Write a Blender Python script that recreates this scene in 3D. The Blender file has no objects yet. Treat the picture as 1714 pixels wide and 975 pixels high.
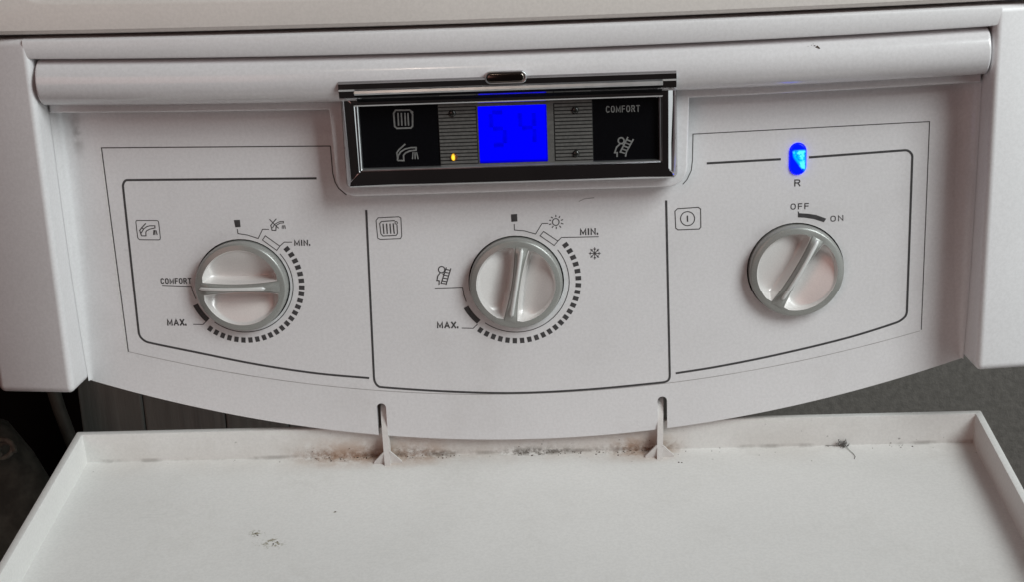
import bpy, bmesh, math, random
from mathutils import Matrix, Vector
random.seed(7)
SC = bpy.context.scene
COL = SC.collection
S = 0.001                                   # everything below is written in millimetres

# ------------------------------------------------------------------ camera
cam_d = bpy.data.cameras.new('camera'); cam = bpy.data.objects.new('camera', cam_d); COL.objects.link(cam)
SC.camera = cam
cam_d.sensor_width = 36.0; cam_d.sensor_fit = 'HORIZONTAL'; cam_d.lens = 51.405
cam_d.clip_start = 0.01; cam_d.clip_end = 50
PITCH, YAW, ROLL = 0.289333, -0.042745, -0.039780
fwd = Vector((math.sin(YAW) * math.cos(PITCH), math.cos(YAW) * math.cos(PITCH), -math.sin(PITCH)))
rgt = Vector((math.cos(YAW), -math.sin(YAW), 0)); upv = rgt.cross(fwd)
r2 = rgt * math.cos(ROLL) + upv * math.sin(ROLL); u2 = -rgt * math.sin(ROLL) + upv * math.cos(ROLL)
mw = Matrix((r2, u2, -fwd)).transposed().to_4x4(); mw.translation = Vector((0.019691, -0.508792, 0.146829))
cam.matrix_world = mw

# ------------------------------------------------------------------ world and light
w = bpy.data.worlds.new('World'); SC.world = w; w.use_nodes = True
bg = w.node_tree.nodes['Background']; bg.inputs[0].default_value = (0.95, 0.80, 0.78, 1); bg.inputs[1].default_value = 0.02

def area(name, loc, target, sx, sy, power, col):
    d = bpy.data.lights.new(name, 'AREA'); d.shape = 'RECTANGLE'; d.size = sx; d.size_y = sy
    d.energy = power; d.color = col
    o = bpy.data.objects.new(name, d); COL.objects.link(o); o.location = loc
    o.rotation_euler = (Vector(target) - Vector(loc)).to_track_quat('-Z', 'Y').to_euler()
    return o
area('window_light', (0.66, -0.57, 0.63), (0, 0, 0), 0.42, 0.55, 9.4, (0.92, 1.0, 1.0))
area('right_fill_low', (1.0, -0.60, 0.0), (0, 0, 0), 0.7, 0.9, 2.2, (0.92, 1.0, 1.0))  # added fill that brightens the chrome's right edge, no known window
area('warm_fill_left', (-0.55, -0.95, 0.30), (-0.1, 0, 0.05), 0.6, 0.6, 1.1, (1.0, 0.53, 0.46))  # added warm fill from the left, stands in for room bounce
d = bpy.data.lights.new('ceiling_lamp', 'POINT'); d.energy = 1.4; d.color = (1.0, 0.80, 0.66); d.shadow_soft_size = 0.008
lamp = bpy.data.objects.new('ceiling_lamp', d); COL.objects.link(lamp); lamp.location = (-0.15, -0.95, 0.95)
SC.view_settings.view_transform = 'Standard'; SC.view_settings.look = 'None'
SC.view_settings.gamma = 1.0; SC.view_settings.exposure = 0.06

MARKS = {
 'border_left': [([(-145.38,-24.38),(-146.25,52.82),(-64.37,50.84)],0.38,0),([(-64.37,50.84),(-64.25,40.91),(-63.63,37.63),(-62.51,35.41),(-59.89,32.93)],0.38,0)],
 'border_right': [([(59.98,33.12),(61.46,34.8),(62.95,37.98),(63.38,41.62),(63.61,50.98),(145.64,52.75),(145.93,-23.86)],0.32,0)],
 'frame_left': [([(-70.16,39.36),(-138.36,40.84),(-139.51,40.22),(-140.15,38.49),(-140.66,-16.34),(-140.06,-18.92),(-137.59,-20.85),(-119.71,-25.32),(-97.85,-30.61),(-75.84,-34.73),(-56.38,-37.13)],0.8,0)],
 'frame_mid': [([(-53.18,27.24),(-54.57,-36.71),(-54.07,-39.32),(-52.38,-40.78),(-29.54,-43.04),(-2.92,-44.45),(24.79,-43.77),(52.37,-41.68),(54.36,-40.79),(54.82,-38.46),(54.03,27.44)],0.8,0)],
 'frame_right': [([(68.41,40.39),(94.36,41.06)],0.8,0),([(104.16,41.39),(137.58,42.88),(139.26,42.19),(140.16,40.46),(140.49,-16.66),(139.72,-18.9),(136.79,-20.87),(119.75,-26.11),(93.88,-32.08),(72.12,-36.13),(57.01,-38.29)],0.8,0)],
 'faucet': [([(-136.61,25.89),(-129.25,25.66),(-128.78,25.34),(-128.67,24.83),(-128.67,19.11),(-128.89,18.6),(-129.36,18.44),(-136.29,18.71),(-136.81,19.13),(-136.96,19.82),(-136.96,25.31),(-136.85,25.7)],0.3,1),([(-135.46,20.12),(-133.84,20.07),(-133.74,21.5),(-133.35,22.0),(-132.17,22.54),(-130.22,22.93),(-130.19,23.73),(-132.03,23.79),(-133.18,23.48),(-134.39,22.72),(-135.46,21.15)],0.34,0),([(-133.38,24.74),(-135.13,23.08),(-135.9,22.19),(-135.68,21.16),(-135.46,20.12)],0.38,0),([(-135.02,23.08),(-134.5,22.72)],0.34,0),([(-130.69,22.15),(-131.06,20.33)],0.34,0),([(-130.33,22.14),(-130.55,20.31)],0.34,0),([(-129.93,22.01),(-129.72,20.29)],0.34,0)],
 'radiator': [([(-49.07,24.22),(-41.63,24.39),(-40.89,23.89),(-40.98,17.22),(-41.5,16.28),(-48.81,16.17),(-49.71,16.68),(-49.91,23.22)],0.3,1),([(-43.11,23.01),(-47.92,22.84),(-48.66,22.07),(-48.44,18.24),(-47.8,17.42),(-42.98,17.52),(-42.47,18.22),(-42.43,21.4)],0.34,0),([(-47.43,21.95),(-47.36,18.21)],0.45,0),([(-46.19,21.99),(-46.12,18.17)],0.45,0),([(-44.95,21.95),(-44.87,18.21)],0.45,0),([(-43.79,22.0),(-43.63,18.17)],0.45,0),([(-43.05,22.61),(-42.51,22.67),(-42.15,22.19),(-42.49,21.64),(-43.1,21.82)],0.26,1)],
 'power': [([(58.02,24.27),(65.42,24.56),(66.22,23.92),(66.31,17.3),(65.71,16.59),(58.18,16.51),(57.38,17.15),(57.12,23.37)],0.34,1),([(64.11,20.47),(64.02,19.81),(63.77,19.19),(63.37,18.67),(62.85,18.27),(62.25,18.03),(61.6,17.96),(60.95,18.07),(60.35,18.35),(59.83,18.77),(59.43,19.32),(59.19,19.95),(59.1,20.63),(59.19,21.29),(59.45,21.91),(59.85,22.43),(60.37,22.82),(60.97,23.06),(61.62,23.13),(62.26,23.02),(62.87,22.75),(63.38,22.32),(63.78,21.78),(64.03,21.15)],0.34,1),([(61.51,21.69),(61.6,19.41)],0.5,0)],
 'dial_left': [([(-100.35,21.63),(-100.23,19.92),(-96.94,19.3),(-93.05,17.87),(-91.19,21.24),(-88.85,21.17)],0.3,0),([(-90.4,18.82),(-85.44,14.78),(-86.69,13.21),(-91.54,17.25)],0.3,1),([(-85.44,14.78),(-83.7,16.22),(-80.86,16.13)],0.3,0),([(-129.96,1.15),(-119.22,0.43),(-118.8,-2.22),(-118.02,-4.59)],0.3,0),([(-120.03,-14.33),(-116.4,-14.49),(-114.34,-12.65)],0.3,0)],
 'block_left': [([(-101.27,24.96),(-99.09,25.01),(-99.06,22.33),(-101.02,22.28)],0,2)],
 'faucet_crossed': [([(-88.33,24.89),(-86.71,22.93),(-85.28,21.38)],0.3,0),([(-85.84,24.97),(-87.28,23.51),(-88.07,22.58),(-87.89,21.85),(-87.76,20.73)],0.34,0),([(-87.91,20.74),(-86.36,20.69),(-86.14,22.28)],0.34,0),([(-87.52,21.6),(-86.72,22.85),(-85.57,23.54),(-84.44,23.95),(-83.36,23.91),(-83.4,23.39),(-84.5,23.34),(-85.63,22.82),(-86.14,22.28)],0.3,0),([(-83.82,22.53),(-84.05,21.18)],0.26,0),([(-83.35,22.51),(-83.46,21.16)],0.26,0),([(-83.01,22.5),(-82.81,21.14)],0.26,0)],
 'dial_mid': [([(-0.3,20.41),(-0.32,18.23),(3.16,17.83),(7.23,16.53),(9.64,20.34),(11.93,20.33)],0.3,0),([(10.12,17.39),(15.15,13.69),(13.79,12.07),(8.81,15.83)],0.3,1),([(15.15,13.69),(16.45,14.95),(29.82,14.85)],0.3,0),([(-30.07,-2.81),(-20.01,-2.79),(-19.64,-5.89),(-18.89,-8.46)],0.3,0),([(-21.06,-18.55),(-16.86,-18.79),(-15.21,-17.24)],0.3,0)],
 'block_mid': [([(-1.36,24.02),(0.87,24.13),(0.88,21.37),(-1.29,21.26)],0,2)],
 'sun': [([(15.79,20.7),(15.74,20.37),(15.61,20.07),(15.42,19.82),(15.17,19.62),(14.88,19.51),(14.57,19.47),(14.27,19.52),(13.98,19.66),(13.74,19.87),(13.56,20.13),(13.45,20.44),(13.42,20.77),(13.47,21.09),(13.6,21.39),(13.8,21.65),(14.05,21.84),(14.34,21.96),(14.64,21.99),(14.95,21.94),(15.23,21.8),(15.47,21.6),(15.65,21.33),(15.76,21.02)],0.36,1),([(14.69,23.35),(14.68,22.54)],0.36,0),([(16.15,22.86),(15.74,22.18)],0.36,0),([(17.22,21.57),(16.42,21.27)],0.36,0),([(17.31,19.92),(16.39,20.25)],0.36,0),([(16.38,18.62),(15.85,19.35)],0.36,0),([(14.71,18.16),(14.74,19.04)],0.36,0),([(13.18,18.62),(13.68,19.28)],0.36,0),([(12.17,19.93),(12.97,20.07)],0.36,0),([(12.32,21.49),(12.95,21.33)],0.36,0),([(12.99,22.69),(13.57,22.21)],0.36,0)],
 'snow': [([(26.13,8.77),(30.41,8.64)],0.27,0),([(26.79,10.38),(29.75,7.03)],0.27,0),([(28.32,11.01),(28.22,6.4)],0.27,0),([(29.82,10.29),(26.72,7.12)],0.27,0),([(29.5,8.67),(30.0,8.2)],0.22,0),([(29.5,8.67),(30.02,9.11)],0.22,0),([(29.12,7.78),(29.16,7.08)],0.22,0),([(29.12,7.78),(29.79,7.7)],0.22,0),([(28.24,7.43),(27.8,6.91)],0.22,0),([(28.24,7.43),(28.66,6.88)],0.22,0),([(27.38,7.83),(26.71,7.79)],0.22,0),([(27.38,7.83),(27.31,7.13)],0.22,0),([(27.04,8.74),(26.54,9.21)],0.22,0),([(27.04,8.74),(26.51,8.31)],0.22,0),([(27.42,9.63),(27.38,10.33)],0.22,0),([(27.42,9.63),(26.75,9.71)],0.22,0),([(28.3,9.98),(28.74,10.5)],0.22,0),([(28.3,9.98),(27.88,10.53)],0.22,0),([(29.16,9.58),(29.83,9.62)],0.22,0),([(29.16,9.58),(29.23,10.28)],0.22,0)],
 'sweep': [([(-26.1,4.19),(-26.16,3.88),(-26.29,3.59),(-26.49,3.35),(-26.74,3.17),(-27.02,3.05),(-27.32,3.02),(-27.62,3.07),(-27.89,3.2),(-28.12,3.4),(-28.29,3.65),(-28.39,3.94),(-28.42,4.25),(-28.36,4.56),(-28.23,4.85),(-28.03,5.09),(-27.78,5.27),(-27.5,5.39),(-27.2,5.42),(-26.9,5.37),(-26.63,5.24),(-26.4,5.04),(-26.23,4.79),(-26.13,4.5)],0.4,1),([(-25.48,5.01),(-27.64,-0.82)],0.4,0),([(-23.88,4.6),(-25.94,-1.6)],0.4,0),([(-25.64,4.23),(-24.15,3.89)],0.36,0),([(-26.04,3.16),(-24.49,2.82)],0.36,0),([(-26.44,2.09),(-24.9,1.75)],0.36,0),([(-26.85,1.02),(-25.3,0.68)],0.36,0),([(-27.31,-0.05),(-25.64,-0.4)],0.36,0),([(-27.91,2.92),(-28.77,1.86),(-29.16,0.13),(-28.29,0.04),(-28.49,-1.52)],0.4,0),([(-26.87,2.77),(-26.45,2.03)],0.4,0),([(-27.88,-0.94),(-25.57,-1.24)],0.34,0)],
 'd_radiator': [([(-39.13,64.68),(-34.28,64.62),(-33.59,64.06),(-33.33,62.95),(-33.56,59.05),(-34.16,58.41),(-39.03,58.42),(-39.72,59.13),(-39.81,63.65)],0.55,1),([(-38.34,63.78),(-38.37,59.33)],0.5,0),([(-37.18,63.74),(-37.2,59.29)],0.5,0),([(-35.96,63.7),(-35.98,59.25)],0.5,0),([(-34.9,63.66),(-34.91,59.22)],0.5,0),([(-33.59,64.06),(-33.37,63.56)],0.9,0)],
 'd_faucet': [([(-39.47,47.15),(-37.27,47.08),(-37.28,48.94),(-36.49,49.79),(-34.99,50.41),(-32.83,50.58),(-32.77,51.52),(-34.68,51.53),(-36.66,51.1),(-38.18,50.21),(-39.12,48.88),(-39.47,47.15)],0.5,0),([(-36.43,52.87),(-38.75,50.97),(-39.55,49.88),(-39.4,48.27),(-39.47,47.15)],0.5,0),([(-33.91,49.95),(-34.25,47.48)],0.4,0),([(-33.25,49.93),(-33.32,47.45)],0.4,0),([(-32.69,49.91),(-32.27,47.42)],0.4,0)],
 'd_sweep': [([(39.03,51.61),(38.99,51.34),(38.88,51.1),(38.72,50.89),(38.51,50.74),(38.26,50.64),(38.0,50.61),(37.74,50.66),(37.5,50.77),(37.29,50.94),(37.14,51.16),(37.04,51.41),(37.01,51.67),(37.05,51.94),(37.15,52.18),(37.32,52.39),(37.53,52.54),(37.77,52.64),(38.04,52.66),(38.3,52.62),(38.54,52.51),(38.74,52.34),(38.9,52.12),(39.0,51.87)],0.5,1),([(40.35,52.84),(37.53,47.48)],0.5,0),([(42.23,52.04),(39.63,47.41)],0.5,0),([(40.02,51.9),(41.48,51.21)],0.45,0),([(39.46,50.85),(40.92,50.2)],0.45,0),([(38.89,49.79),(40.36,49.19)],0.45,0),([(38.33,48.74),(39.79,48.18)],0.45,0),([(37.76,47.69),(39.23,47.17)],0.45,0),([(37.58,50.48),(36.4,49.45),(35.74,47.54),(36.58,47.51),(36.49,46.01)],0.5,0),([(38.63,50.44),(39.14,49.57)],0.5,0),([(39.74,47.62),(39.4,46.03)],0.5,0)],
 'on_arc': [([(100.63,22.07),(100.71,19.84),(103.27,19.62),(106.4,19.02),(109.9,17.77),(110.73,19.07),(107.07,20.51),(103.94,21.07),(101.09,21.34),(101.02,21.84)],0,2)],
}
# ------------------------------------------------------------------ materials
def nodes_of(name):
    m = bpy.data.materials.new(name); m.use_nodes = True
    return m, m.node_tree, m.node_tree.nodes['Principled BSDF']
def setp(p, **k):
    for a, v in k.items():
        a = a.replace('_', ' ')
        p.inputs[a].default_value = (*v, 1) if isinstance(v, tuple) else v
class NT:
    def __init__(s, nt): s.nt = nt
    def n(s, t, **k):
        o = s.nt.nodes.new(t)
        for a, v in k.items(): setattr(o, a, v)
        return o
    def put(s, sock, v):
        if isinstance(v, bpy.types.NodeSocket): s.nt.links.new(v, sock)
        elif v is not None: sock.default_value = v
    def m(s, op, a, b=None, c=None, clamp=False):
        o = s.n('ShaderNodeMath', operation=op); o.use_clamp = clamp
        for i, v in enumerate((a, b, c)):
            if v is not None: s.put(o.inputs[i], v)
        return o.outputs[0]
    def noise(s, vec, scale, detail=3, rough=0.55):
        o = s.n('ShaderNodeTexNoise'); s.put(o.inputs['Vector'], vec); o.inputs['Scale'].default_value = scale
        o.inputs['Detail'].default_value = detail; o.inputs['Roughness'].default_value = rough
        return o.outputs['Fac']
    def ss(s, x, a, b):
        o = s.n('ShaderNodeMapRange', interpolation_type='SMOOTHSTEP'); s.put(o.inputs[0], x)
        o.inputs[1].default_value = a; o.inputs[2].default_value = b
        return o.outputs[0]
    def mix(s, f, a, b):
        o = s.n('ShaderNodeMix', data_type='RGBA'); s.put(o.inputs[0], f)
        for i, v in ((6, a), (7, b)):
            s.put(o.inputs[i], (*v, 1) if isinstance(v, tuple) else v)
        return o.outputs[2]
    def pos(s): return s.n('ShaderNodeTexCoord').outputs['Object']
    def xyz(s, v):
        o = s.n('ShaderNodeSeparateXYZ'); s.put(o.inputs[0], v); return o.outputs
    def bump(s, h, st, dist=0.001):
        o = s.n('ShaderNodeBump'); s.put(o.inputs['Height'], h); o.inputs['Strength'].default_value = st
        o.inputs['Distance'].default_value = dist; return o.outputs[0]

def specks(N, pos, scale, rad, keep):
    v = N.n('ShaderNodeTexVoronoi'); N.put(v.inputs['Vector'], pos); v.inputs['Scale'].default_value = scale
    jag = N.m('MULTIPLY', N.m('SUBTRACT', N.noise(pos, 1500, 2), 0.5), rad * 1.6)
    near = N.ss(N.m('ADD', v.outputs['Distance'], jag), rad, rad * 0.45)
    pick = N.m('LESS_THAN', N.xyz(v.outputs['Color'])[0], keep)
    return N.m('MULTIPLY', near, pick)

def white_plastic(name, col, rough, dirt=None, coat=0.0, peel=0.05):
    m, nt, p = nodes_of(name); N = NT(nt); pos = N.pos()
    c = N.mix(N.ss(N.noise(pos, 14, 4), 0.35, 0.7), col, tuple(x * 0.955 for x in col))
    c = N.mix(N.ss(N.noise(pos, 900, 2, 0.7), 0.3, 0.7), c, N.mix(0.10, c, (0.2, 0.18, 0.17)))
    c = N.mix(N.m('MULTIPLY', specks(N, pos, 26, 0.018, 0.35), 0.75), c, (0.10, 0.08, 0.07))
    c = N.mix(N.m('MULTIPLY', specks(N, pos, 75, 0.030, 0.12), 0.35), c, (0.16, 0.13, 0.11))
    if dirt: c = dirt(N, pos, c)
    N.put(p.inputs['Base Color'], c)
    r = N.m('ADD', rough - 0.10, N.m('MULTIPLY', N.noise(pos, 45, 5, 0.65), 0.22))
    N.put(p.inputs['Roughness'], r)
    N.put(p.inputs['Normal'], N.bump(N.noise(pos, 1400, 2), peel, 0.0002))
    p.inputs['Coat Weight'].default_value = coat; p.inputs['Coat Roughness'].default_value = 0.12
    return m

def window(N, x, a, b, soft):               # 1 between a and b (metres), soft ends
    return N.m('MULTIPLY', N.ss(x, a - soft, a + soft), N.ss(x, b + soft, b - soft))

def flap_dirt(N, pos, c):
    x, y, z = N.xyz(pos)
    dy = N.m('SUBTRACT', y, 0.0036); dz = N.m('ADD', z, 0.0696)
    dist = N.m('SQRT', N.m('ADD', N.m('MULTIPLY', dy, dy), N.m('MULTIPLY', dz, dz)))
    fine = N.noise(pos, 520, 5, 0.7); mid = N.noise(pos, 130, 4, 0.65); big = N.noise(pos, 35, 3)
    # grey film along the hinge wall
    film = N.m('MULTIPLY', N.ss(dist, 0.018, 0.001), N.ss(big, 0.30, 0.70))
    c = N.mix(N.m('MULTIPLY', film, 0.20), c, (0.36, 0.30, 0.25))
    # rusty brown deposits around the two hinge arms
    zone = N.m('MAXIMUM', window(N, x, -0.084, -0.030, 0.012), N.m('MAXIMUM', window(N, x, 0.034, 0.056, 0.008), N.m('MULTIPLY', window(N, x, -0.03, 0.04, 0.012), 0.22)))
    halo = N.m('MULTIPLY', N.m('MULTIPLY', N.ss(dist, 0.0115, 0.0005), zone), N.ss(mid, 0.22, 0.66))
    c = N.mix(N.m('MULTIPLY', halo, 0.74), c, (0.34, 0.185, 0.10))
    core = N.m('MULTIPLY', N.m('MULTIPLY', N.ss(N.m('ADD', dist, N.m('MULTIPLY', mid, 0.004)), 0.0066, 0.0022), zone), N.ss(fine, 0.34, 0.66))
    c = N.mix(N.m('MULTIPLY', core, 0.66), c, (0.17, 0.082, 0.042))
    crumbs = N.m('MULTIPLY', N.m('MULTIPLY', N.ss(N.m('ADD', dist, N.m('MULTIPLY', mid, 0.004)), 0.0078, 0.0030), zone), N.ss(N.noise(pos, 900, 4, 0.7), 0.57, 0.66))
    c = N.mix(N.m('MULTIPLY', crumbs, 0.55), c, (0.10, 0.050, 0.028))
    # black mould in the middle
    zb = N.m('MAXIMUM', N.m('MAXIMUM', window(N, x, -0.006, 0.017, 0.006), N.m('MULTIPLY', window(N, x, 0.018, 0.034, 0.008), 0.38)), N.m('MULTIPLY', window(N, x, -0.036, -0.027, 0.004), 0.6))
    blk = N.m('MULTIPLY', N.m('MULTIPLY', N.ss(N.m('ADD', dist, N.m('MULTIPLY', mid, 0.0045)), 0.0052, 0.0018), zb), N.ss(fine, 0.38, 0.60))
    c = N.mix(N.m('MULTIPLY', blk, 0.80), c, (0.040, 0.032, 0.018))
    # thin dirty seam line and peppered dots all along the corner
    seam = N.m('MULTIPLY', N.ss(dist, 0.0013, 0.0003), N.ss(N.noise(pos, 90, 4), 0.44, 0.66))
    c = N.mix(N.m('MULTIPLY', seam, 0.38), c, (0.12, 0.10, 0.085))
    pep = N.m('MULTIPLY', N.ss(dist, 0.013, 0.003), specks(N, pos, 300, 0.15, 0.22))
    c = N.mix(N.m('MULTIPLY', pep, 0.6), c, (0.11, 0.09, 0.075))
    # dirty upper edge of the hinge wall and dust film on the floor
    rim = N.m('MULTIPLY', N.m('MULTIPLY', N.ss(z, -0.0590, -0.0572), window(N, x, -0.11, 0.10, 0.03)), N.ss(mid, 0.35, 0.65))
    c = N.mix(N.m('MULTIPLY', rim, 0.30), c, (0.30, 0.21, 0.15))
    dustf = N.m('MULTIPLY', N.ss(N.noise(pos, 22, 5, 0.6), 0.46, 0.74), N.ss(N.noise(pos, 240, 3), 0.3, 0.65))
    c = N.mix(N.m('MULTIPLY', dustf, 0.14), c, (0.36, 0.33, 0.285))
    mp = N.n('ShaderNodeMapping'); N.put(mp.inputs[0], pos); mp.inputs[2].default_value = (0, 0, 0.5); mp.inputs[3].default_value = (14, 420, 14)
    scr = N.m('MULTIPLY', N.ss(N.noise(mp.outputs[0], 3.0, 2), 0.66, 0.72), N.ss(N.noise(pos, 16, 2), 0.52, 0.66))
    c = N.mix(N.m('MULTIPLY', scr, 0.16), c, (0.34, 0.32, 0.29))
    # two flaked dark stains on the floor of the flap
    for sx, sy, r, k in ((-0.0932, -0.0465, 0.0028, 0.47), (-0.0855, -0.0530, 0.0050, 0.52), (-0.0895, -0.0500, 0.0060, 0.58), (-0.0668, -0.0342, 0.0010, 0.45)):
        ex = N.m('SUBTRACT', x, sx); ey = N.m('SUBTRACT', y, sy)
        dd = N.m('SQRT', N.m('ADD', N.m('MULTIPLY', ex, ex), N.m('MULTIPLY', ey, ey)))
        st = N.m('MULTIPLY', N.ss(dd, r, r * 0.35), N.ss(fine, k, k + 0.06))
        c = N.mix(N.m('MULTIPLY', st, 0.80), c, (0.21, 0.185, 0.105))
    return c

def panel_dirt(N, pos, c):
    x, y, z = N.xyz(pos)
    # dark rubbed scuff under the end of the roll, left
    ex = N.m('SUBTRACT', N.m('ADD', x, N.m('MULTIPLY', N.m('SUBTRACT', N.noise(pos, 60, 3), 0.5), 0.004)), -0.1545)
    sc = N.m('MULTIPLY', N.ss(N.m('ABSOLUTE', ex), 0.0026, 0.0004), window(N, z, 0.053, 0.064, 0.006))
    c = N.mix(N.m('MULTIPLY', N.m('MULTIPLY', sc, N.ss(N.noise(pos, 200, 4), 0.3, 0.6)), 0.55), c, (0.16, 0.14, 0.13))
    sm = N.m('MULTIPLY', N.ss(N.noise(pos, 30, 5, 0.62), 0.50, 0.72), N.ss(N.noise(pos, 9, 2), 0.40, 0.65))
    c = N.mix(N.m('MULTIPLY', sm, 0.11), c, (0.36, 0.31, 0.28))
    for kx in (-0.1002, -0.0004, 0.1001):   # grime where fingers turn the knobs
        ex2 = N.m('SUBTRACT', x, kx); rr2 = N.m('SQRT', N.m('ADD', N.m('MULTIPLY', ex2, ex2), N.m('MULTIPLY', z, z)))
        g = N.m('MULTIPLY', N.ss(rr2, 0.0225, 0.0165), N.ss(N.noise(pos, 160, 4), 0.36, 0.66))
        c = N.mix(N.m('MULTIPLY', g, 0.16), c, (0.26, 0.22, 0.19))
    low = N.m('MULTIPLY', N.ss(N.m('ABSOLUTE', x), 0.10, 0.155), N.ss(N.noise(pos, 50, 4), 0.45, 0.75))
    c = N.mix(N.m('MULTIPLY', low, 0.10), c, (0.30, 0.26, 0.24))
    return c

WHITE = (0.738, 0.716, 0.724)
MAT = {}
MAT['panel'] = white_plastic('panel_plastic', WHITE, 0.30, panel_dirt, 0.35)
MAT['casing'] = white_plastic('casing_plastic', WHITE, 0.40, None, 0.0)
MAT['door'] = white_plastic('enamelled_steel', (0.685, 0.635, 0.600), 0.36, None, 0.1)
MAT['roll'] = white_plastic('roll_plastic', (0.715, 0.690, 0.700), 0.22, None, 0.6, 0.03)
MAT['flap'] = white_plastic('flap_plastic', (0.755, 0.735, 0.715), 0.42, flap_dirt, 0.0, 0.12)
MAT['arm'] = white_plastic('arm_plastic', (0.66, 0.62, 0.60), 0.5)
def simple(name, col, rough=0.5, metal=0.0, spec=0.5, grain=0.0, gscale=800, bump=0.0, **k):
    m, nt, p = nodes_of(name); N = NT(nt); pos = N.pos()
    c = N.mix(N.ss(N.noise(pos, gscale, 3), 0.3, 0.7), col, tuple(x * (1 - grain) for x in col))
    N.put(p.inputs['Base Color'], c)
    p.inputs['Metallic'].default_value = metal; p.inputs['Specular IOR Level'].default_value = spec
    N.put(p.inputs['Roughness'], N.m('ADD', rough, N.m('MULTIPLY', N.m('SUBTRACT', N.noise(pos, 90, 3), 0.5), 0.12 * min(1, rough * 3))))
    if bump: N.put(p.inputs['Normal'], N.bump(N.noise(pos, gscale, 3), bump, 0.0006))
    setp(p, **k)
    return m
MAT['ink'] = simple('printed_ink', (0.060, 0.056, 0.058), 0.55, grain=0.35, gscale=500)
MAT['ink_thin'] = simple('film_edge', (0.085, 0.080, 0.080), 0.5, grain=0.4, gscale=200)
MAT['ink_faint'] = simple('film_edge_faint', (0.40, 0.375, 0.37), 0.5, grain=0.3, gscale=120)
MAT['scratch'] = simple('scratch_grey', (0.24, 0.22, 0.21), 0.5, grain=0.6, gscale=400)
MAT['film_light'] = simple('film_edge_light', (0.80, 0.79, 0.77), 0.4, grain=0.2)
MAT['ring'] = simple('knob_ring_plastic', (0.30, 0.298, 0.28), 0.38, 0.25, grain=0.12, gscale=2500, bump=0.06)
MAT['ring'].node_tree.nodes['Principled BSDF'].inputs['Coat Weight'].default_value = 0.5
MAT['ring'].node_tree.nodes['Principled BSDF'].inputs['Coat Roughness'].default_value = 0.09
MAT['scoop'] = simple('knob_scoop_plastic', (0.73, 0.70, 0.685), 0.33, 0.24, grain=0.06, gscale=1800, bump=0.05)
MAT['pointer'] = simple('knob_pointer_plastic', (0.66, 0.655, 0.64), 0.35, 0.1, grain=0.06)
MAT['chrome'] = simple('chrome', (0.52, 0.51, 0.52), 0.07, 1.0, grain=0.12, gscale=60)
MAT['chrome_satin'] = simple('satin_chrome', (0.62, 0.62, 0.63), 0.30, 0.9, grain=0.15, gscale=200)
MAT['dark_chrome'] = simple('dark_chrome', (0.16, 0.135, 0.12), 0.16, 1.0, grain=0.2, gscale=200)
MAT['cover_dark'] = simple('cover_dark_plastic', (0.010, 0.010, 0.011), 0.7, spec=0.04, grain=0.3, gscale=150)
MAT['glass'] = simple('black_glass', (0.004, 0.004, 0.005), 0.10, 0.0, 0.42, grain=0.1)
MAT['stripe'] = simple('grey_stripe', (0.125, 0.122, 0.115), 0.45, grain=0.25, gscale=900)
MAT['stripe_base'] = simple('stripe_groove', (0.012, 0.012, 0.012), 0.6, grain=0.2)
MAT['icon'] = simple('grey_print', (0.20, 0.20, 0.195), 0.5, grain=0.25)
MAT['led_off'] = simple('led_unlit', (0.018, 0.017, 0.015), 0.15, grain=0.3)
MAT['dark'] = simple('dark_interior', (0.012, 0.011, 0.010), 0.8, grain=0.3, gscale=100)
MAT['dust'] = simple('grey_dust', (0.20, 0.185, 0.175), 0.95, grain=0.4, gscale=1500)
MAT['crumb'] = simple('dirt_crumb', (0.085, 0.052, 0.032), 0.9, grain=0.5, gscale=700)
MAT['cloth'] = simple('dark_cloth', (0.13, 0.13, 0.11), 0.9, grain=0.5, gscale=120, bump=0.5)
MAT['braid'] = simple('cloth_braid', (0.24, 0.24, 0.205), 0.8, grain=0.4, gscale=300)
MAT['black'] = simple('gap_shade_black', (0.004, 0.004, 0.004), 0.95, grain=0.3, gscale=50)  # darkness of the gap put into the colour of an added sheet
MAT['pipe'] = simple('grey_hose', (0.11, 0.115, 0.10), 0.6, grain=0.3, gscale=90)

def emissive(name, build):
    m, nt, p = nodes_of(name); N = NT(nt); pos = N.pos()
    setp(p, Base_Color=(0.0, 0.0, 0.02), Roughness=0.25, Specular_IOR_Level=0.15)
    N.put(p.inputs['Emission Color'], build(N, pos)); p.inputs['Emission Strength'].default_value = 1.0
    return m
def lcd_c(N, pos):
    x, y, z = N.xyz(pos)
    edge = N.m('MULTIPLY', N.ss(x, 0.0131, 0.0118), 1.0)
    return N.mix(N.m('MULTIPLY', edge, N.m('MULTIPLY', N.ss(z, 0.0448, 0.0470), N.m('ADD', 0.88, N.m('MULTIPLY', N.noise(pos, 120, 2), 0.2)))), (0, 0, 0.25), (0.0, 0.0, 1.05))
MAT['lcd'] = emissive('blue_backlight', lcd_c)
MAT['digit'] = emissive('lcd_segment', lambda N, pos: N.mix(N.ss(N.noise(pos, 260, 2), 0.3, 0.7), (0, 0, 0.66), (0, 0, 0.80)))
MAT['digit_soft'] = emissive('lcd_segment_soft', lambda N, pos: N.mix(N.ss(N.noise(pos, 260, 2), 0.3, 0.7), (0, 0, 0.84), (0, 0, 0.93)))
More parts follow.
